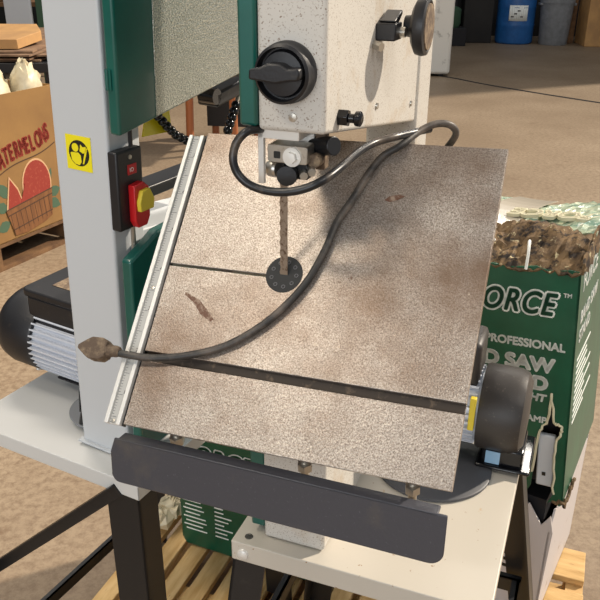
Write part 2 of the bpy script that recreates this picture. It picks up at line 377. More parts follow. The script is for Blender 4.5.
# motor at the rear with hooded fan cover
mt = MB()
MC = (.348, .870 - Z)
mt.lathe([(.050, 0), (.055, .006), (.055, .085)], (.120, MC[0], MC[1] + .0), (1, 0, 0), 40)
for k in range(34):
    a = 2 * math.pi * k / 34
    d = V((0, math.cos(a), math.sin(a)))
    p = V((.13, MC[0], MC[1])) + d * .057
    w = V((0, -d.z, d.y)) * .0016
    mt._add([p - w - d * .004, p + w - d * .004, p + w + d * .006, p - w + d * .006] + [q + V((.062, 0, 0)) for q in (p - w - d * .004, p + w - d * .004, p + w + d * .006, p - w + d * .006)], [(0, 1, 2, 3), (4, 7, 6, 5), (0, 4, 5, 1), (1, 5, 6, 2), (2, 6, 7, 3), (3, 7, 4, 0)])
motor = mt.build('motor', 'motor', fs)
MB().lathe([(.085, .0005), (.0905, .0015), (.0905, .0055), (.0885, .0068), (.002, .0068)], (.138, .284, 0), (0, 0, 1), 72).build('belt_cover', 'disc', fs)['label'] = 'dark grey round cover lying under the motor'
MB().lathe([(.066, 0), (.0675, .004), (.0675, .052), (.063, .064), (.050, .071), (.002, .073)], (.196, MC[0], MC[1]), (1, 0, 0), 48).build('fan_cover', 'hood', motor)
MB().box((.10, MC[0] - .035, MC[1] + .045), (.190, MC[0] + .04, MC[1] + .120)).build('capacitor_box', 'hood', motor, bevel=.008)
MB().box((.200, MC[0] - .050, 0.0072), (.283, MC[0] + .06, .013)).box((.208, MC[0] - .042, .010), (.270, MC[0] + .03, .042)).build('motor_foot', 'shiny', motor, bevel=.004)
MB().box((.214, MC[0] - .0436, .014), (.236, MC[0] - .0422, .036)).build('rating_label', 'sticker', motor)
MB().box((.184, MC[0] - .066, MC[1] - .01), (.193, MC[0] - .056, MC[1] + .045)).build('brass_clip', 'yelpl', motor, bevel=.001)

# pixel rays used only to find real points on known planes of the saw
def ray(x, y): return ((x - 300) * rt - (y - 300) * up + F_PX * fwd)
FMI = (Matrix.Translation(FB) @ Matrix.Rotation(FY, 4, 'Z')).inverted()
def on_plane(x, y, P, n, inv):
    o = inv @ CAM; d = inv.to_3x3() @ ray(x, y); P = V(P); n = V(n)
    return o + d * ((P - o).dot(n) / d.dot(n))
def on_table(x, y, h=.005): return on_plane(x, y, tp(0, 0, h), tn, FMI)
def at_c(x, y, c): return on_plane(x, y, (0, c, 0), (0, 1, 0), FMI)

# power cord: over the table to the plug, and a loop round the guide
pa = [at_c(447, 148, .185), at_c(456, 134, .17), at_c(450, 125, .16), at_c(436, 124, .15), at_c(420, 131, .135), on_table(400, 146, .008), on_table(382, 157, .006), on_table(367, 176, .006), on_table(352, 200, .006), on_table(337, 222, .006), on_table(325, 250, .006), on_table(308, 280, .006),
      on_table(285, 306, .006), on_table(258, 328, .006), on_table(225, 346, .006), on_table(190, 355, .007), on_table(155, 358, .010), on_table(128, 355, .013), on_table(106, 350, .014)]
cord = MB().tube(pa, .0041, 14).build('power_cord', 'rubber', fs)
cord['label'] = 'dusty cord lying across the table and ending in a plug'
pb = [at_c(272, 126, .03), at_c(262, 129, -.03), at_c(248, 131, -.05), at_c(237, 142, -.055), at_c(233, 158, -.06), at_c(238, 174, -.06), at_c(252, 186, -.06), at_c(275, 192, -.06), at_c(300, 190, -.058), at_c(322, 181, -.05), at_c(340, 168, -.02), at_c(357, 153, .03), at_c(374, 143, .07), at_c(395, 137, .095), at_c(412, 133, .125), at_c(430, 129, .15)]
MB().tube(pb, .0042, 14).build('guide_cord', 'rubberc', fs)['label'] = 'black cord looped under the blade guide'
# plug
p0 = on_table(112, 351, .014); p1 = on_table(76, 347, .014); d = (p1 - p0).normalized()
pf = Matrix.Translation(p0) @ Matrix((d, tn.cross(d).normalized(), tn)).transposed().to_4x4()
pl = MB().lathe([(.0055, -.010), (.0070, -.004), (.0062, -.002), (.0074, 0), (.0064, .002), (.0080, .004), (.0088, .008)], p0, d, 14)
m2 = MB(pf); m2.bm.free(); m2.bm = pl.bm
m2.prism([(.004, -.008), (.010, -.0125), (.024, -.0125), (.030, -.009), (.040, -.002), (.040, .002), (.030, .009), (.024, .0125), (.010, .0125), (.004, .008)], -.008, .008, 'z')
pl = m2.build('plug', 'plug', cord, bevel=.0025, seg=3, angle=50)

# ================================================================== stands
def stand(name, root, x0, x1, y0, y1, mat, legs, lip=.032):
    t = MB()
    t.prism([(x0, y0), (x1, y0), (x1, y1), (x0, y1)], -.004, 0, 'z')
    for a, b in (((x0, y0), (x1, y0 + .003)), ((x0, y1 - .003), (x1, y1)), ((x0, y0), (x0 + .003, y1)), ((x1 - .003, y0), (x1, y1))):
        t.box((a[0], a[1], -lip), (b[0], b[1], -.001))
    return t.build('top_plate', mat, root, bevel=.004, seg=3)
def leg(root, cx, cy, sx, sy, w, bottom, splay=.10, w2=None):
    w2 = w2 or w
    """angle-iron leg, corner at (cx,cy), flanges run to sx, sy"""
    t = .004; m = MB(); top = -.006; h = top - bottom
    ox = -sx * splay * h; oy = -sy * splay * h
    for (ax, ay, bx, by) in ((cx, cy, cx + sx * w, cy + sy * t), (cx, cy, cx + sx * t, cy + sy * w2)):
        xs = sorted((ax, bx)); ys = sorted((ay, by))
        q = [(xs[0], ys[0]), (xs[1], ys[0]), (xs[1], ys[1]), (xs[0], ys[1])]
        vs = [(p[0] + ox, p[1] + oy, bottom) for p in q] + [(p[0], p[1], top) for p in q]
        m._add(vs, [(0, 3, 2, 1), (4, 5, 6, 7), (0, 1, 5, 4), (1, 2, 6, 5), (2, 3, 7, 6), (3, 0, 4, 7)])
    return m.build('leg', 'blackp', root, smooth=False)
def bar(root, a, b, w, name='brace', mat='blackp'):
    a = V(a); b = V(b); d = b - a; m = Matrix.Translation(a) @ d.to_track_quat('X', 'Z').to_matrix().to_4x4()
    return MB(m).box((0, -.0025, -w / 2), (d.length, .0025, w / 2)).box((0, -.0025, w / 2 - .003), (d.length, .012, w / 2)).build(name, mat, root, smooth=False)

st = empty('saw_stand', FB, (0, 0, FY))
tag(st, 'cream topped stand with rust specks carrying the bandsaw nearest the camera', 'stand')
pfz = .14 - Z
x0, x1, y0, y1 = -.086, .267, .016, .44
stand('s', st, x0, x1, y0, y1, 'plate', None)
for (cx, cy, sx, sy) in ((x0 + .004, y0 + .005, 1, 1), (x1 - .004, y0 + .005, -1, 1), (x0 + .004, y1 - .004, 1, -1), (x1 - .004, y1 - .004, -1, -1)):
    leg(st, cx, cy, sx, sy, .048, pfz, .15 if sx < 0 else .10)
bar(st, (x0 - .03, y0 + .02, -.36), (x0 - .03, y1 - .02, -.36), .03)
bar(st, (x1 + .025, y0 - .02, -.36), (x1 + .025, y1 + .02, -.36), .03)
bar(st, (x0 - .03, y0 - .02, -.36), (x1 + .03, y0 - .02, -.36), .03)
bar(st, (x0 - .03, y1 + .02, -.36), (x1 + .03, y1 + .02, -.36), .03)
for x in (x0 + .018, x1 - .02): MB().lathe([(.0085, 0), (.0075, .003), (.004, .0048), (.0005, .0052)], (x, y0, -.018), (0, -1, 0), 24).build('carriage_bolt', 'alu', st)
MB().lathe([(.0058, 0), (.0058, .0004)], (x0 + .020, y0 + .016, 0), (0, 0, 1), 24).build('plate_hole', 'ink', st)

LY = R(-28); LO = V((-.354, 1.051, .78)); LEAN = R(2.2)
ls = empty('saw_stand', LO, (0, 0, LY))
tag(ls, 'grey topped stand on black legs at the left carrying the bandsaw with the yellow label', 'stand')
X0, X1, Y0, Y1 = -.225, .150, -.047, .40
stand('s', ls, X0, X1, Y0, Y1, 'platel', None, .028)
for (cx, cy, sx, sy) in ((X0 + .004, Y0 + .005, 1, 1), (X1 - .004, Y0 + .005, -1, 1), (X0 + .004, Y1 - .004, 1, -1), (X1 - .004, Y1 - .004, -1, -1)):
    leg(ls, cx, cy, sx, sy, .066, (.14 if cx > 0 else 0) - Z, .03 if cx > 0 else .20, .042)
bar(ls, (.11, Y0 - .0, -.020), (-.285, Y0 - .012, -.385), .022)
bar(ls, (-.31, Y0 - .05, -.62), (-.31, Y1 + .04, -.62), .028)

# ================================================================== LEFT SAW (x: towards its front, y: towards its throat)
lw = empty('bandsaw', LO + V((0, 0, .0045)), (0, LEAN, LY))
tag(lw, 'bandsaw at the left with grey column, yellow label, red switch and hammered green door', 'bandsaw')
LMI = (Matrix.Translation(LO) @ Euler((0, LEAN, LY)).to_matrix().to_4x4()).inverted()
def lx(x, y, X): return on_plane(x, y, (X, 0, 0), (1, 0, 0), LMI)
def ly(x, y, Y): return on_plane(x, y, (0, Y, 0), (0, 1, 0), LMI)
MB().prism([(0, 0), (.095, 0), (.095, .066), (0, .066)], .002, .95, 'z').build('column', 'grey', lw, bevel=.004, seg=3)
MB().prism([(-.006, -.005), (.10, -.005), (.10, .07), (-.006, .07)], .0, .004, 'z').build('base_flange', 'grey', lw, bevel=.001)
# upper housing and door (underside rises towards the throat)
dz = lambda y: .523 + (y + .009) * .150
MB().prism([(.06, dz(.06) + .006), (.45, dz(.45) + .004), (.45, .95), (.06, .95)], .0, .0945, 'x').build('upper_housing', 'grey', lw, bevel=.003)
door = MB().prism([(-.010, dz(-.01)), (.45, dz(.45)), (.45, .95), (-.010, .95)], .108, .126, 'x').build('upper_door', 'green', lw, bevel=.004, seg=3)
MB().prism([(.064, dz(.064) + .003), (.446, dz(.446) + .003), (.446, .945), (.064, .945)], .1255, .1275, 'x').build('door_reflection', 'hammer', door, bevel=.0008)  # thin panel carrying the silver reflection painted onto the green door
hg = lx(110, 83, .112)
MB().cyl((.112, -.0115, .580), (.112, -.0115, .605), .0030, 12).box((.110, -.0120, .580), (.118, -.0100, .605)).build('hinge', 'green', door)
# lower door
MB().prism([(-.004, .02), (.45, .02), (.45, .33), (.30, .385), (.06, .375), (-.004, .348)], .108, .126, 'x').build('lower_door', 'green', lw, bevel=.004, seg=3)
MB().prism([(.06, .004), (.45, .004), (.45, .33), (.06, .37)], .0, .0945, 'x').build('lower_housing', 'grey', lw, bevel=.003)
# switch box
sx0 = .0955
swb = MB().box((sx0, -.004, .388), (.112, .048, .498)).build('switch_box', 'black', lw, bevel=.003, seg=3)
MB().box((.112, .016, .464), (.1132, .034, .478)).build('rocker_window', 'red', swb, bevel=.0005)
text('IO', .008, frame((.1134, .019, .4680), (0, 1, 0), (0, 0, 1)), 'switch_mark', 'white', swb, thick=.0001)
MB().lathe([(.003, 0), (.003, .0012), (.0006, .0014)], (.112, .022, .488), (1, 0, 0), 14).build('switch_screw', 'silver', swb)
def pad(pts, a, b, name, mat): return MB().prism([(p[0] + .021, p[1] + .004) for p in pts], a - .010, b - .010, 'x').build(name, mat, swb, bevel=.0015)
pad([(-.006, .396), (.000, .386), (.018, .386), (.025, .398), (.025, .440), (.014, .449), (-.006, .447)], .122, .1335, 'switch_cover', 'red')
pad([(-.002, .410), (.026, .410), (.028, .424), (.019, .440), (.003, .439), (-.003, .424)], .1325, .1400, 'lockout_key', 'yelpl')
MB().cyl((.104, .030, .30), (.104, .030, .392), .0035, 10).build('switch_conduit', 'silver', lw)
MB().cyl((.108, .030, .50), (.105, .032, .62), .003, 10).build('switch_lead', 'rubberc', lw)
# safety label on the column
s0 = ly(65, 134, -.0006); LM = frame((ly(65, 134, -.0006).x, -.0004, ly(65, 168, 0).z - .003), (1, 0, 0), (0, 0, 1))
lab = MB(LM).prism([(0, 0), (.0440, .0), (.0440, .0475), (0, .0475)], -.0002, .0003, 'z').build('safety_label', 'yellow', lw, smooth=False)
MB(LM).prism(arc(.0225, .0238, .0178, 0, 359, 40), .0003, .0005, 'z').build('label_disc', 'ink', lab, smooth=False)
MB(LM).prism(arc(.0165, .0310, .0058, 0, 359, 24), .0005, .0007, 'z').prism([(.0075, .0225), (.0095, .0240), (.022, .0245), (.0255, .021), (.0262, .0125), (.0225, .0075), (.015, .0085), (.0095, .0130)], .0005, .0007, 'z').prism([(.0280, .0100), (.0305, .0100), (.0360, .0260), (.0385, .0330), (.0345, .0315), (.0330, .0270)], .0005, .0007, 'z').prism([(.0240, .0270), (.0300, .0245), (.0375, .0285), (.0350, .0345), (.0300, .0330), (.0262, .0365)], .0005, .0007, 'z').build('label_figure', 'yellow', lab, smooth=False)
# motor
LC = V((0, .138, .090)); mr = .071
mt = MB().lathe([(mr - .006, 0), (mr - .006, .13)], (-.195, LC.y, LC.z), (1, 0, 0), 40)
for k in range(40):
    a = 2 * math.pi * k / 40; d = V((0, math.cos(a), math.sin(a))); w = V((0, -d.z, d.y)) * .0022
    p = V((-.180, LC.y, LC.z)) + d * (mr - .006); e = V((.115, 0, 0))
    q = [p - w, p + w, p + w * .6 + d * .008, p - w * .6 + d * .008]
    mt._add(q + [v + e for v in q], [(0, 1, 2, 3), (4, 7, 6, 5), (0, 4, 5, 1), (1, 5, 6, 2), (2, 6, 7, 3), (3, 7, 4, 0)])
lm = mt.build('motor', 'motor', lw, smooth=True)
MB().lathe([(.072, 0), (.074, -.004), (.074, -.062), (.070, -.078), (.060, -.090), (.035, -.096), (.002, -.097)], (-.176, LC.y, LC.z), (1, 0, 0), 56).build('fan_cover', 'shiny', lm).data.materials[0] = M['black']
MB().lathe([(.0045, 0), (.004, .002), (.001, .003)], (-.188, LC.y - .074 * .62, LC.z - .074 * .79), (0, -.62, -.79), 14).build('cover_screw', 'alu', lm)
cb = MB().prism(rrect(-.196, .088, -.02, .215, .012), .114, .180, 'z').build('capacitor_box', 'black', lm, bevel=.004)
MB().prism(rrect(-.200, .084, -.016, .219, .013), .180, .194, 'z').build('box_lid', 'black', cb, bevel=.003)
MB(frame((-.16, .120, .1943), (1, 0, 0), (0, 1, 0))).box((0, 0, 0), (.10, .05, .0008)).build('lid_badge', 'plug', cb)
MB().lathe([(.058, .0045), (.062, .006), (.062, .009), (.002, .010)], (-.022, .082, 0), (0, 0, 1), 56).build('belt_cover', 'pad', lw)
MB().box((-.16, LC.y - .03, .011), (-.07, LC.y + .05, .016)).box((-.15, LC.y - .02, .010), (-.06, LC.y + .02, .05)).build('motor_foot', 'black', lm, bevel=.002)
MB().cyl((-.035, .04, .065), (-.028, .03, .030), .004, 10).cyl((-.022, .03, .040), (-.026, .025, .010), .0045, 8).build('motor_bolt', 'shiny', lm)
# blower hoses made of beads
def beads(pts, r_, name):
    m = MB()
    for i in range(len(pts) - 1):
        a = V(pts[i]); b = V(pts[i + 1]); n = max(2, int((b - a).length / (r_ * 1.5)))
        for k in range(n + (1 if i == len(pts) - 2 else 0)): m.sphere(a + (b - a) * k / n, r_, 14)
    return m.build(name, 'shiny', lw)
beads([lx(150, 105, .06), lx(158, 119, .06), lx(167, 129, .06), lx(176, 138, .06), lx(186, 143, .06)], .0074, 'blower_hose')
beads([lx(236, 108, .06), lx(232, 120, .06), lx(228, 133, .06), lx(222, 150, .06)], .0085, 'blower_hose')
MB().cyl(lx(236, 108, .06), lx(243, 82, .06), .0035, 10).build('blower_tube', 'silver', lw)
a = lx(172, 122, .05)
MB().prism([(lx(143, 140, .05).y, lx(143, 140, .05).z), (lx(172, 134, .05).y, lx(172, 134, .05).z), (lx(169, 100, .05).y, lx(169, 112, .05).z), (lx(146, 112, .05).y, lx(146, 116, .05).z)], .048, .050, 'x').build('yellow_tag', 'yellow', lw, smooth=False)
# left guide cluster
gy = lx(222, 94, .05)
MB().box(gy + V((-.02, -.045, -.012)), gy + V((.02, .05, .012)), (0.15, 0, 0)).build('blade_guide', 'black', lw, bevel=.004)
MB().cyl(lx(207, 98, .05) + V((-.01, 0, 0)), lx(207, 98, .05) + V((.02, 0, 0)), .013, 18).build('guide_knob', 'shiny', lw)
gy = lx(246, 92, .05)
MB().box(gy + V((-.01, -.02, -.03)), gy + V((.0, -.013, .03))).box(gy + V((-.01, -.005, -.03)), gy + V((.0, .005, .03))).cyl(gy + V((.01, -.05, .01)), gy + V((.01, -.02, .01)), .007, 10).build('guide_post', 'silver', lw, bevel=.001)
# lower trunnion bar poking out behind the switch
p = lx(150, 190, .06)
MB().box(V((.03, p.y - .05, p.z - .012)), V((.07, p.y + .13, p.z + .006))).build('trunnion_arm', 'blackp', lw, bevel=.002)

# ================================================================== cartons and pallets around the saws
def fp(x, y, z): return Matrix.Translation((FB.x, FB.y, 0)) @ Matrix.Rotation(FY, 4, 'Z') @ V((x, y, z))
# tall torn carton on the right
LEANR = R(-4.4)
cr = empty('carton', fp(.352, .65, .486), (R(0), LEANR, FY + R(-8)))
tag(cr, 'tall green bandsaw stand carton with torn top standing to the right of the table', 'carton')
cw, cdp, ch = .36, .36, .510
bm = MB()
def jag(x0, x1, z, amp, n): return [(x0 + (x1 - x0) * i / n, z + random.uniform(-amp, amp)) for i in range(n + 1)]
front = [(-cw, .02)] + [(-cw, ch)] + jag(-cw + .02, -.02, ch, .004, 16) + [(0, ch), (0, .0), (-.006, -.006), (-.02, .004), (-.03, -.004), (-.020, .02), (-.022, .10), (-.020, .15), (-.010, .175), (-.018, .188), (-.028, .190), (-.036, .255), (-.040, .190), (-.056, .165), (-.066, .03), (-.08, .0), (-.12, .006), (-.20, .0)]
body = MB().prism(front, 0, .004, 'y')
body.prism([(0.0, .0), (cdp, .0), (cdp, ch), (.0, ch)], -.004, 0, 'x')
body.box((-cw, cdp - .004, 0), (0, cdp, ch)).box((-cw, 0, .02), (-cw + .004, cdp, ch))
body = body.build('box_body', 'cgreen', cr, smooth=False)
# torn kraft band along the top front edge
def sheet(pts_fn, nu, nv, name, mat, parent, thick=.004):
    m = MB(); vs = [pts_fn(i / nu, j / nv) for j in range(nv + 1) for i in range(nu + 1)]
    m._add(vs, [(j * (nu + 1) + i, j * (nu + 1) + i + 1, (j + 1) * (nu + 1) + i + 1, (j + 1) * (nu + 1) + i) for j in range(nv) for i in range(nu)])
    o = m.build(name, mat, parent, smooth=False); s = o.modifiers.new('s', 'SOLIDIFY'); s.thickness = thick; s.offset = -1
    return o
def band(u, v):
    e = .006 if 0 < v < 1 else .004
    return V((-cw + cw * u, -.004 + .13 * v + random.uniform(-e, e), ch - .004 + .045 * math.sin(v * 1.7) - .012 * math.sin(u * 9 + v * 5) * (v) + random.uniform(-e, e)))
sheet(band, 46, 9, 'torn_edge', 'kraft', cr)['label'] = 'torn brown kraft board'
def topf(u, v):
    return V((-cw + (cw + .004) * u, .118 + (cdp - .115) * v + .006 * math.sin(u * 17), ch + .034 + .010 * math.sin(u * 6 + 1) + .012 * math.sin(v * 3.1) + random.uniform(-.0035, .0035) - (.02 * (v - .85) / .15 if v > .85 else 0)))
tp_ = sheet(topf, 34, 18, 'wrapped_top', 'ctop', cr); tp_['label'] = 'crinkled clear wrapped pale green top flap'
def sidef(u, v):
    return V((.004 + random.uniform(-.003, .003), .0 + cdp * u, ch - .01 + .055 * v * (1 if u > .3 else .5 + u) + random.uniform(-.005, .005)))
sheet(sidef, 16, 4, 'torn_side_edge', 'kraft', cr)
def tapef(u, v):
    x = -.245 + .085 * u + .045 * v; uu = (x + cw) / (cw + .004)
    return V((x, .112 + .236 * v, ch + .040 + .010 * math.sin(uu * 6 + 1) + .012 * math.sin(v * 3.1)))
sheet(tapef, 6, 8, 'packing_tape', 'tape', cr, .001)
for (x, a) in ((-.188, .3), (-.168, -.2), (-.180, .15), (-.10, .1)):
    L = random.uniform(.03, .045); MB().tube([(x, .03, ch + .035), (x + a * .02, .012, ch + .045), (x + a * .05, -.004, ch + .030), (x + a * .03, -.010, ch + .03 - L)], .0028, 6, 5).build('torn_paper_strip', 'white', cr)
# printing on the front (face looks along -y)
FT = lambda x, z, rz=0: Matrix.Translation((x, -.0006, z)) @ Matrix.Rotation(R(90), 4, 'X') @ Matrix.Rotation(R(rz), 4, 'Z')
def logo(word, x, z, size, parent, fn, sx=1.15):
    text(word, size, fn(x, z), 'logo_outline', 'white', parent, bold=size * .080, shear=.28, thick=.0003, spacing=1.12, sx=sx)
    text(word, size, fn(x, z) @ Matrix.Translation((0, 0, .0004)), 'logo_letters', 'cgreen', parent, bold=size * .022, shear=.28, thick=.0003, spacing=1.12, sx=sx)
logo('FORCE', -.208, .418, .064, body, FT, .76)
text('TM', .011, FT(-.028, .458), 'trade_mark', 'white', body, bold=.0004)
text('PROFESSIONAL', .0235, FT(-.172, .346), 'print_line', 'white', body, bold=.0009, sx=.96)
text('BAND SAW', .041, FT(-.262, .298), 'print_line', 'white', body, bold=.0026, sx=1.06)
text('STAND', .040, FT(-.178, .258), 'print_line', 'white', body, bold=.0026, sx=1.02)
text('HEIGHT', .022, FT(-.130, .232), 'print_line', 'white', body, bold=.0012, shear=.15, sx=1.05)
text('AMP', .019, FT(-.082, .184), 'print_line', 'white', body, bold=.0008, sx=1.05)
ST = lambda y, z: Matrix.Translation((.0006, y, z)) @ Matrix.Rotation(R(90), 4, 'Z') @ Matrix.Rotation(R(90), 4, 'X')
for k, (w, y, z, s) in enumerate((('FORCE', .03, .46, .05), ('BAND SAW', .03, .395, .035), ('STAND', .03, .355, .035), ('EASY ASSEMBLY', .03, .318, .018), ('STEEL LEGS', .03, .296, .018), ('WIDE BASE', .03, .274, .018), ('BOLTS INCLUDED', .03, .252, .018), ('SHELF', .03, .230, .018))) :
    if k in (0, 1, 2): text(w, s, ST(y, z), 'print_line', 'white', body, bold=.001)
for k in range(11):
    MB().box((.0, .03, .315 - k * .014), (.0008, .03 + random.uniform(.09, .2), .319 - k * .014)).build('print_rule', 'white', body, smooth=False)
TT = lambda y: 0
text('FORCE', .062, Matrix.Translation((-.012, .215, ch + .0445)) @ Matrix.Rotation(R(180), 4, 'Z') , 'flap_print', 'paperc', cr, bold=.003, shear=.2, sx=.85, thick=.0035)
tearp = front[front.index((-.020, .02)):front.index((-.066, .03)) + 1] if (-.020, .02) in front else []
if tearp:
    tpts = []
    for i in range(len(tearp) - 1):
        for k in range(4):
            f = k / 4; tpts.append((tearp[i][0] * (1 - f) + tearp[i + 1][0] * f + random.uniform(-.002, .002), random.uniform(-.004, .001), tearp[i][1] * (1 - f) + tearp[i + 1][1] * f + random.uniform(-.002, .002)))
    MB().tube(tpts, .0026, 5, 2).build('torn_edge', 'paperc', cr, smooth=False)
MB().tube([(x, random.uniform(-.004, .002), .004 + random.uniform(-.006, .006)) for x in [-.02 + .0045 * i for i in range(6)]] + [(.004, y, random.uniform(-.006, .008)) for y in [.01 * i for i in range(12)]], .004, 5, 2).build('torn_edge', 'kraft', cr, smooth=False)
# pieces showing through the tear
MB().box((-.058, .008, .030), (-.024, .020, .152)).build('foam_insert', 'foam', cr, bevel=.003)
MB().box((-.046, .0065, .056), (-.039, .009, .064)).build('insert_slot', 'ink', cr)
MB().box((-.34, .05, .01), (-.02, .33, .40)).build('dark_contents', 'dark', cr)
# white carton below it
wc = empty('carton', fp(.338, .66, .142), (0, 0, FY + R(-10)))
tag(wc, 'torn white carton underneath the tall green carton on the right', 'carton')
m = MB(); m.prism([(-.36, 0), (.0, .0), (.006, .26), (-.004, .30), (-.02, .27), (-.05, .315), (-.12, .30), (-.36, .32)], 0, .004, 'y')
m.prism([(0, 0), (.34, 0), (.34, .30), (.2, .31), (.06, .28), (.03, .30), (0, .26)], -.004, 0, 'x').box((-.36, .336, 0), (0, .34, .31)).box((-.36, 0, 0), (-.356, .34, .31)).box((-.36, 0, 0), (0, .34, .004))
m.build('box_body', 'paper', wc, smooth=False)
MB().box((-.34, .02, .006), (-.02, .32, .322)).build('dark_packing', 'dark', wc)
for k in range(7): MB().box((-.145, -.0010, .235 - k * .018), (-.145 + random.uniform(.06, .10), 0, .243 - k * .018)).build('print_rule', 'ink', wc, smooth=False)

# green carton between the two stands
cl = empty('carton', fp(-.525, .60, .1425), (0, R(0), FY + R(-2)))
tag(cl, 'green carton with white print on the slatted pallet between the two saw stands', 'carton')
H2 = .36
b2 = MB().prism([(0, .02), (.012, .0), (.04, -.0), (.36, .0), (.36, H2), (0, H2)], 0, .30, 'y').build('box_body', 'cgreen', cl, bevel=.008)
FT2 = lambda x, z, rz=0: Matrix.Translation((x, -.0006, z)) @ Matrix.Rotation(R(90), 4, 'X')
logo('FORCE', .020, .272, .060, b2, FT2, .9)
text('STAND', .024, FT2(.010, .185), 'print_line', 'white', b2, bold=.0006)
text('AMP', .024, FT2(.092, .180), 'print_line', 'white', b2, bold=.0006)
lines = MB()
for k in range(10):
    z = .168 - k * .0125; lines.box((.012 + .006 * (k % 2), -.0012, z), (.055 + random.uniform(0, .025), .0, z + .003)).box((.10, -.0012, z), (.10 + random.uniform(.02, .05), .0, z + .003))
lines.build('print_block', 'white', b2, smooth=False)
# crumpled packing at its foot
pk = empty('x', (0, 0, 0)); bpy.data.objects.remove(pk)
m = MB()
for k in range(12):
    c = fp(-.585 + .002 * k * .5 + random.uniform(-.01, .01), .60 + random.uniform(-.02, .05) + .012 * k, .180 + random.uniform(0, .02))
    m.sphere(c, random.uniform(.018, .03), 8)
for v in m.bm.verts: v.co += V((random.uniform(-.006, .006), random.uniform(-.006, .006), random.uniform(-.006, .006)))
tag(m.build('packing_paper', 'bag', None, smooth=False), 'small wad of crumpled paper beside the green carton between the stands', 'packing paper')

def pallet(loc, rot, wx, wy, across, nb, mat, label, group=None):
    """boards run along y if across is False, along x if True"""
    p = empty('pallet', loc, (0, 0, rot)); tag(p, label, 'pallet', group)
    h = .14; t = .018; smat = mat
    for i in range(nb):
        f = i / (nb - 1); L = wx if not across else wy; bw = L / nb * .74
        a = (L - bw) * f
        if not across: MB().box((a, 0, h - t), (a + bw, wy, h)).build('deck_board', mat, p, bevel=.002, smooth=False)
        else: MB().box((0, a, h - t), (wx, a + bw, h)).build('deck_board', mat, p, bevel=.002, smooth=False)
    for i in range(3):
        f = i / 2
        if not across: MB().box((0, (wy - .04) * f, t), (wx, (wy - .04) * f + .04, h - t - .0005)).build('stringer', mat, p, smooth=False)
        else: MB().box(((wx - .04) * f, 0, t), ((wx - .04) * f + .04, wy, h - t - .0005)).build('stringer', mat, p, smooth=False)
    for i in range(3):
        f = i / 2
        if not across: MB().box(((wx - .08) * f, 0, 0), ((wx - .08) * f + .08, wy, t - .0005)).build('base_board', mat, p, smooth=False)
        else: MB().box((0, (wy - .08) * f, 0), (wx, (wy - .08) * f + .08, t - .0005)).build('base_board', mat, p, smooth=False)
    return p
pallet(fp(-.63, -.06, 0), FY, .56, 1.06, False, 9, 'woodx', 'slatted pine pallet between the stands, its slats running away from the camera')
pallet(fp(-.05, -.06, 0), FY, .49, 1.00, True, 7, 'wood', 'pine pallet with wide crossways boards under the torn cartons on the right')

# ================================================================== background left: melon carton on pallet
wa = R(64)
WO = V((-1.542, 3.644, 0))
pallet(WO + V((math.cos(wa), math.sin(wa), 0)) * -.55, wa, 1.12, 1.0, True, 7, 'oldwood', 'old dark wooden pallet under the watermelon carton')
wm = empty('carton', WO + V((math.cos(wa), math.sin(wa), 0)) * -.54 + V((0, 0, .141)), (0, 0, wa))
tag(wm, 'large brown carton printed WATERMELONS on a pallet at the far left', 'carton')
# local x along face, face looks along -y ; offset .54
wl, wd, wh = 1.08, .9, .73
m = MB().box((0, 0, 0), (wl, .006, wh)).box((0, wd, 0), (wl, wd + .006, wh)).box((0, 0, 0), (.006, wd, wh)).box((wl - .006, 0, 0), (wl, wd, wh)).box((0, 0, 0), (wl, wd, .006))
wb = m.build('box_body', 'brown', wm, smooth=False)
def wpx(s, z): return (s + .54, z - .141)
def flat(pts, name, mat, k): return MB().prism([wpx(*p) for p in pts], -.0010 - .0006 * k, -.0002 - .0006 * k, 'y').build(name, mat, wb, smooth=False)
def leaf(s, z, a, L, w): return [(s + L * t * math.cos(R(a)) - w * math.sin(math.pi * t) * sg * math.sin(R(a)), z + L * t * math.sin(R(a)) + w * math.sin(math.pi * t) * sg * math.cos(R(a))) for sg, ts in ((1, (0, .25, .5, .75)), (-1, (1, .75, .5, .25))) for t in ts]
for q in (leaf(.40, .36, 60, .10, .02), leaf(.41, .31, 10, .09, .03), leaf(.12, .30, 150, .09, .03), leaf(.13, .36, 120, .10, .03), leaf(.40, .28, -30, .10, .03), leaf(.12, .24, 200, .09, .03)):
    flat(q, 'printed_leaf', 'wmgreen', 0)
flat(arc(.335, .385, .104, 0, 359, 30, .138), 'printed_rind', 'wmpink', 1)
flat(arc(.335, .385, .096, 0, 359, 30, .128), 'printed_melon', 'wmred', 2)
flat([(.105, .30), (.150, .47), (.20, .40), (.23, .30)], 'printed_rind', 'wmpink', 3)
flat([(.115, .30), (.153, .455), (.195, .39), (.22, .31)], 'printed_melon', 'wmred', 4)
flat([(.19, .29), (.25, .41), (.33, .44), (.42, .34), (.30, .29)], 'printed_melon', 'wmred', 5)
flat([(.10, .305), (.26, .315), (.435, .345), (.415, .195), (.36, .175), (.23, .155), (.14, .160)], 'printed_basket', 'wmbask', 6)
for (a, b) in (((.10, .305), (.435, .345)), ((.105, .275), (.432, .315)), ((.13, .195), (.42, .228))):
    flat([a, b, (b[0], b[1] - .006), (a[0], a[1] - .006)], 'printed_line', 'wmline', 7)
for k in range(9):
    q = .135 + k * .034; flat([(q, .17 + k * .004), (q + .003, .17 + k * .004), (q - .008, .275 + k * .005), (q - .011, .275 + k * .005)], 'printed_line', 'wmline', 7)
WT = lambda s, z, a: Matrix.Translation((s + .54, -.001, z - .141)) @ Matrix.Rotation(R(90), 4, 'X') @ Matrix.Rotation(R(a), 4, 'Z')
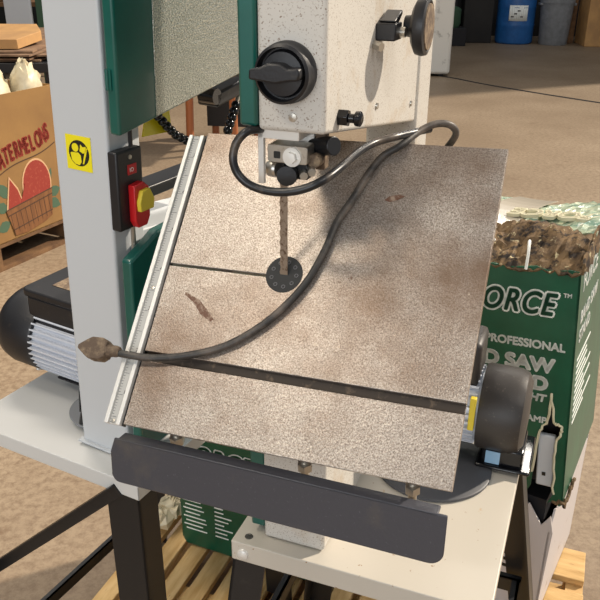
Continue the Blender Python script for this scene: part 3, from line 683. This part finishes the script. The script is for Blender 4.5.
for k, chh in enumerate('WATERMELONS'):
    q = .040 + k * .0372 + (.030 if k else 0); arcz = .500 + .105 * (k / 10) + .012 * math.sin(k * .6)
    text(chh, .150 if k == 0 else .118, WT(q, arcz, 8), 'printed_letter', 'wmred', wb, bold=.0055, thick=.0005, sx=.46)
flat([(.06 + i * .022, .478 + .105 * i / 20 + .012 * math.sin(i * .3)) for i in range(21)] + [(.06 + i * .022, .472 + .105 * i / 20 + .012 * math.sin(i * .3)) for i in range(20, -1, -1)], 'printed_line', 'wmline', 1)
# crumpled liner in the carton
def liner(seed, cx, cy, rx, ry, h, name, label, mat):
    random.seed(seed); m = MB(); n, k = 20, 9; vs = []; fs_ = []
    for j in range(k + 1):
        for i in range(n):
            a = 2 * math.pi * i / n; f = j / k; rr = math.cos(f * math.pi / 2) * (1 + random.uniform(-.14, .14))
            vs.append((cx + rx * rr * math.cos(a), cy + ry * rr * math.sin(a), h * math.sin(f * math.pi / 2) * (1 + random.uniform(-.15, .15))))
    for j in range(k):
        for i in range(n): fs_.append((j * n + i, j * n + (i + 1) % n, (j + 1) * n + (i + 1) % n, (j + 1) * n + i))
    fs_.append(tuple(range(n))[::-1]); m._add(vs, fs_)
    for i in range(3): pass
    o = m.build(name, mat, None, smooth=True, angle=50)
    return tag(o, label, 'paper')
def wpt(x, y, z): return WO + V((math.cos(wa), math.sin(wa), 0)) * (x) + V((-math.sin(wa), math.cos(wa), 0)) * y + V((0, 0, z))
o = liner(3, 0, 0, .11, .17, .16, 'crumpled_paper', 'pale crumpled paper heaped in the top of the watermelon carton, its left heap', 'bag'); o.location = wpt(.26, .18, .82)
o = liner(5, 0, 0, .08, .10, .17, 'crumpled_paper', 'pale crumpled plastic heaped in the watermelon carton nearest the grey column', 'bag'); o.location = wpt(.455, .10, .82)
tb_ = MB().box((.02, .02, 0), (1.05, .86, .66)).build('packing_fill', 'board', wm)

# workbench with flat cardboard behind
BM = empty('work_table', (-2.55, 6.1, 0), (0, 0, R(6)))
tag(BM, 'black steel work table loaded with flattened cardboard behind the watermelon carton', 'table')
MB().box((-.9, -.45, .70), (.75, 2.1, .77)).build('table_top', 'blackp', BM, bevel=.004)
for (x, y) in ((-.85, -.4), (.68, -.4), (-.85, 2.03), (.68, 2.03)): MB().box((x - .03, y - .03, 0), (x + .03, y + .03, .70)).build('leg', 'blackp', BM)
MB().cyl((.25, -.35, .40), (.25, -.35, .70), .10, 20).build('steel_drum_mount', 'blackp', BM)
random.seed(11)
for k in range(5):
    m = MB().prism([(-.8 + random.uniform(-.05, .05), -.4), (.55 + random.uniform(-.08, .12), -.42 + random.uniform(0, .05)), (.66 + random.uniform(-.05, .05), 1.1), (.5, 2.0 - k * .12), (-.8, 1.95 - k * .2)], 0, .012, 'z')
    o = m.build('cardboard_sheet', 'board', None, bevel=.001, smooth=False); o.location = (-2.5 + random.uniform(-.03, .03), 6.1, .772 + k * .0155); o.rotation_euler = (0, 0, R(random.uniform(-4, 10)))
    tag(o, 'weathered flattened cardboard sheet in the stack on the black work table', 'cardboard sheet', 'flattened cardboard on the work table')
o = MB().prism([(-.6, -.30), (.38, -.30), (.46, .10), (.34, .48), (-.6, .50)], 0, .07, 'z').build('cardboard_box', 'tan', None, bevel=.004); o.location = (-2.46, 6.10, .866); o.rotation_euler = (R(3), 0, R(4))
tag(o, 'light tan flattened cardboard box lying on top of the stack on the work table', 'cardboard box')

# ================================================================== background clutter
def simplebox(name, x, y, z, sx, sy, sz, rot, mat, label, cat, bevel=.01, group=None):
    o = MB().box((-sx / 2, -sy / 2, 0), (sx / 2, sy / 2, sz)).build(name, mat, None, bevel=bevel); o.location = (x, y, z); o.rotation_euler = (0, 0, rot)
    return tag(o, label, cat, group)
# shelf far left
sh = empty('storage_rack', (-4.3, 10.2, 0), (0, 0, R(8))); tag(sh, 'dark storage rack in the far left corner behind the work table', 'rack')
for (x, y) in ((-1, 0), (1, 0), (-1, .7), (1, .7)): MB().box((x - .04, y - .04, 0), (x + .04, y + .04, 2.0)).build('upright', 'blackp', sh)
for z in (.25, .85, 1.5): MB().box((-1, 0, z), (1, .7, z + .05)).build('shelf', 'oldwood', sh)
for k, (x, y, z, s, mt_, lb) in enumerate(((-4.9, 10.4, .9, .45, 'brown', 'brown box at the left end of the dark rack shelf'), (-4.2, 10.45, .9, .4, 'tan', 'tan box in the middle of the dark rack shelf'), (-3.7, 10.6, .9, .35, 'oldwood', 'dark brown box at the right end of the dark rack shelf'), (-4.5, 10.4, .3, .5, 'board', 'large worn box on the bottom shelf of the dark rack'))):
    simplebox('storage_box', x, y, z + .002, s, s * .8, s * .75, R(8), mt_, lb, 'box')
o = simplebox('panel', -3.12, 9.0, 0, .30, .05, 1.25, R(-4), 'foam', 'white upright panel leaning by the rack beside the grey column', 'panel')
o = simplebox('panel', -2.84, 9.0, 0, .16, .06, 1.25, R(-4), 'darkgreen', 'dark green upright panel beside the white one at the far left', 'panel')
o = simplebox('panel', -2.66, 9.0, 0, .12, .05, 1.25, R(-4), 'sticker', 'narrow blue grey upright panel at the far left', 'panel')

# stool / table with orange legs seen under the left saw's door
sl = empty('wooden_table', (-.72, 6.3, 0), (0, 0, R(-8))); tag(sl, 'orange brown legged wooden table seen below the hammered green door', 'table')
for (x, y) in ((-.20, 0), (.18, .0), (-.12, .55), (.26, .55)):
    MB().cyl((x, y, 0), (x * .92, y, .62), .032, 16).build('leg', 'copper', sl)
MB().box((-.32, -.1, .62), (.40, .66, .66)).build('table_top', 'copper', sl, bevel=.01)
MB().box((-.18, .50, .10), (.3, .60, .35)).build('under_shelf', 'blackp', sl)

# white cabinet
cb_ = MB().box((0, 0, .0), (1.0, .6, 1.7)).build('cabinet_body', 'whitedirty', None, bevel=.04, seg=3)
ca = empty('cabinet', (.96, 10.55, .0), (0, 0, R(-3))); tag(ca, 'dirty white metal cabinet far behind the round knob of the near bandsaw', 'cabinet'); cb_.parent = ca; cb_.location = (0, 0, .03)
for x in (.1, .86): MB().box((x, .05, 0), (x + .06, .5, .04)).build('cabinet_foot', 'dark', ca)

# blue drum
dm = empty('drum', (3.86, 14.75, 0)); tag(dm, 'blue plastic drum with a white label against the back wall', 'drum')
rr = .335
prof = [(rr * .90, 0), (rr * .97, .02), (rr, .06), (rr, .30), (rr * 1.015, .32), (rr, .34), (rr, .60), (rr * 1.015, .62), (rr, .64), (rr, .86), (rr * .95, .90), (rr * .9, .92)]
db = MB().lathe(prof, (0, 0, 0), (0, 0, 1), 48).build('drum_body', 'blue', dm)
lm_ = MB(); n = 8
for i in range(n):
    a0 = R(-125 + i * 7.0); a1 = R(-125 + (i + 1) * 7.0); r1 = rr + .004
    lm_._add([(r1 * math.cos(a0), r1 * math.sin(a0), .40), (r1 * math.cos(a1), r1 * math.sin(a1), .40), (r1 * math.cos(a1), r1 * math.sin(a1), .66), (r1 * math.cos(a0), r1 * math.sin(a0), .66)], [(0, 1, 2, 3)])
lb = lm_.build('drum_label', 'white', dm); lb.modifiers.new('s', 'SOLIDIFY').thickness = .003
for k in range(4): MB(Matrix.Rotation(R(-24 + k * 9), 4, 'Z')).box((-.03, -rr - .0075, .46 + .05 * (k % 3)), (.02, -rr - .004, .48 + .05 * (k % 3))).build('label_mark', 'ink', dm)
MB().cyl((0, -.2, .92), (0, -.2, .945), .04, 16).build('bung', 'dark', dm)
# grey bin
gb_ = empty('trash_bin', (4.52, 14.55, 0)); tag(gb_, 'grey plastic trash bin with rim handles to the right of the blue drum', 'bin')
MB().lathe([(.235, 0), (.25, .02), (.285, .70), (.30, .70), (.302, .76), (.28, .765), (.27, .70), (.23, .05), (.01, .05)], (0, 0, 0), (0, 0, 1), 40).build('bin_body', 'greybin', gb_)
for s in (-1, 1): MB().box((s * .29 - .03, -.09, .66), (s * .29 + .03, .09, .70)).build('handle', 'greybin', gb_, bevel=.01)
simplebox('cardboard_box', 5.47, 14.5, 0, .95, .7, .86, R(-4), 'brown', 'reddish brown cardboard box at the right end of the back wall', 'box').data.materials[0] = M['copper2'] if 'copper2' in M else M['tan']
simplebox('wood_post', 4.88, 14.75, 0, .12, .12, 2.2, 0, 'oldwood', 'upright wooden post between the grey bin and the cardboard box', 'post')
simplebox('wood_post', 4.97, 14.95, 0, .07, .12, 2.2, 0, 'dark', 'dark upright strip between the wooden post and the cardboard box', 'post')
simplebox('storage_tote', 2.45, 14.9, 0, .62, .5, 1.0, R(3), 'dark', 'dark crate standing at the back wall left of the blue drum', 'crate')
simplebox('storage_tote', 3.18, 14.9, 0, .52, .5, 1.2, R(-3), 'oldwood', 'dark brown crate touching the left side of the blue drum', 'crate').data.materials[0] = M['wallm']
o = MB().lathe([(.13, 0), (.16, .06), (.16, .30), (.10, .34), (.03, .35)], (0, 0, 0), (0, 0, 1), 20).build('jug', 'darkgreen', None); o.location = (2.62, 14.3, .30)
o = tag(o, 'round green container on the low black stand at the far back wall', 'container')
simplebox('low_stand', 2.62, 14.3, 0, .5, .35, .299, 0, 'dark', 'low black stand under the round green container', 'stand')

# floor cracks as joints are in the floor mesh: a saw-cut joint
o = MB().box((-14, -6, -.2), (14, 20, 0)).build('floor', 'concrete', None, smooth=False); o['kind'] = 'structure'
j = MB().tube([(0.6, 11.05, -.012), (1.73, 10.67, -.012), (2.4, 9.75, -.012), (3.3, 8.65, -.012), (5.2, 6.6, -.012)], .022, 8, 8).build('trim_1', 'dark', None); j['kind'] = 'structure'
o = MB().box((-14, 16, 0), (14, 16.2, 6.5)).build('wall_back', 'wallm', None, smooth=False); o['kind'] = 'structure'
o = MB().box((-14.2, -6, 0), (-14, 16.2, 6.5)).build('wall_left', 'wallm', None, smooth=False); o['kind'] = 'structure'
# right wall: solid beside the far bay, open loading door nearer the camera
o = MB().box((9.0, 12.4, 0), (9.2, 16.2, 6.5)).build('wall_right', 'wallm', None, smooth=False); o['kind'] = 'structure'

# ================================================================== light
sun = bpy.data.lights.new('sun', 'SUN'); sun.energy = 4.6; sun.angle = R(1.6); sun.color = (1, .88, .73)
so = bpy.data.objects.new('sun', sun); COL.objects.link(so)
az, el = R(24), R(35); L = V((math.cos(el) * math.cos(az), math.cos(el) * math.sin(az), math.sin(el)))
so.rotation_euler = L.to_track_quat('Z', 'Y').to_euler(); so.location = (8, -1, 6)
def area(name, loc, size, power, col, target):
    a = bpy.data.lights.new(name, 'AREA'); a.shape = 'RECTANGLE'; a.size, a.size_y = size; a.energy = power; a.color = col
    o = bpy.data.objects.new(name, a); COL.objects.link(o); o.location = loc
    o.rotation_euler = (V(loc) - V(target)).to_track_quat('Z', 'Y').to_euler(); return o
area('overhead_fill', (-1.2, 3.2, 4.6), (1.4, .5), 90, (1, .90, .78), (-1.2, 3.2, 0))  # unseen overhead fill, added for ambient light in the hall
area('overhead_fill', (2.5, 6.5, 4.8), (1.4, .5), 90, (1, .93, .84), (2.5, 6.5, 0))  # second unseen overhead fill for ambient light
area('table_lamp_bay', (-1.9, -.5, 3.9), (.7, .3), 24, (1, .88, .72), (0, .8, 1.2))
area('table_lamp_bay', (-1.5, .9, 4.1), (.7, .3), 24, (1, .88, .72), (0, .8, 1.2))
area('overhead_fill', (1.6, -.9, 3.8), (1.2, .4), 22, (1, .93, .84), (.1, .8, 1.1))  # unseen fill added to brighten the right side of the table
area('doorway_light', (-1.8, -4.0, 2.2), (3.6, 2.4), 105, (.92, .96, 1), (0, 1, 1))
w = bpy.data.worlds.new('world'); sc.world = w; w.use_nodes = True
bg = w.node_tree.nodes['Background']; bg.inputs[0].default_value = (.92, .95, 1.0, 1); bg.inputs[1].default_value = .34
vs2 = sc.view_settings; vs2.view_transform = 'Standard'; vs2.look = 'None'; vs2.gamma = 1; vs2.exposure = 0.12; vs2.use_curve_mapping = False
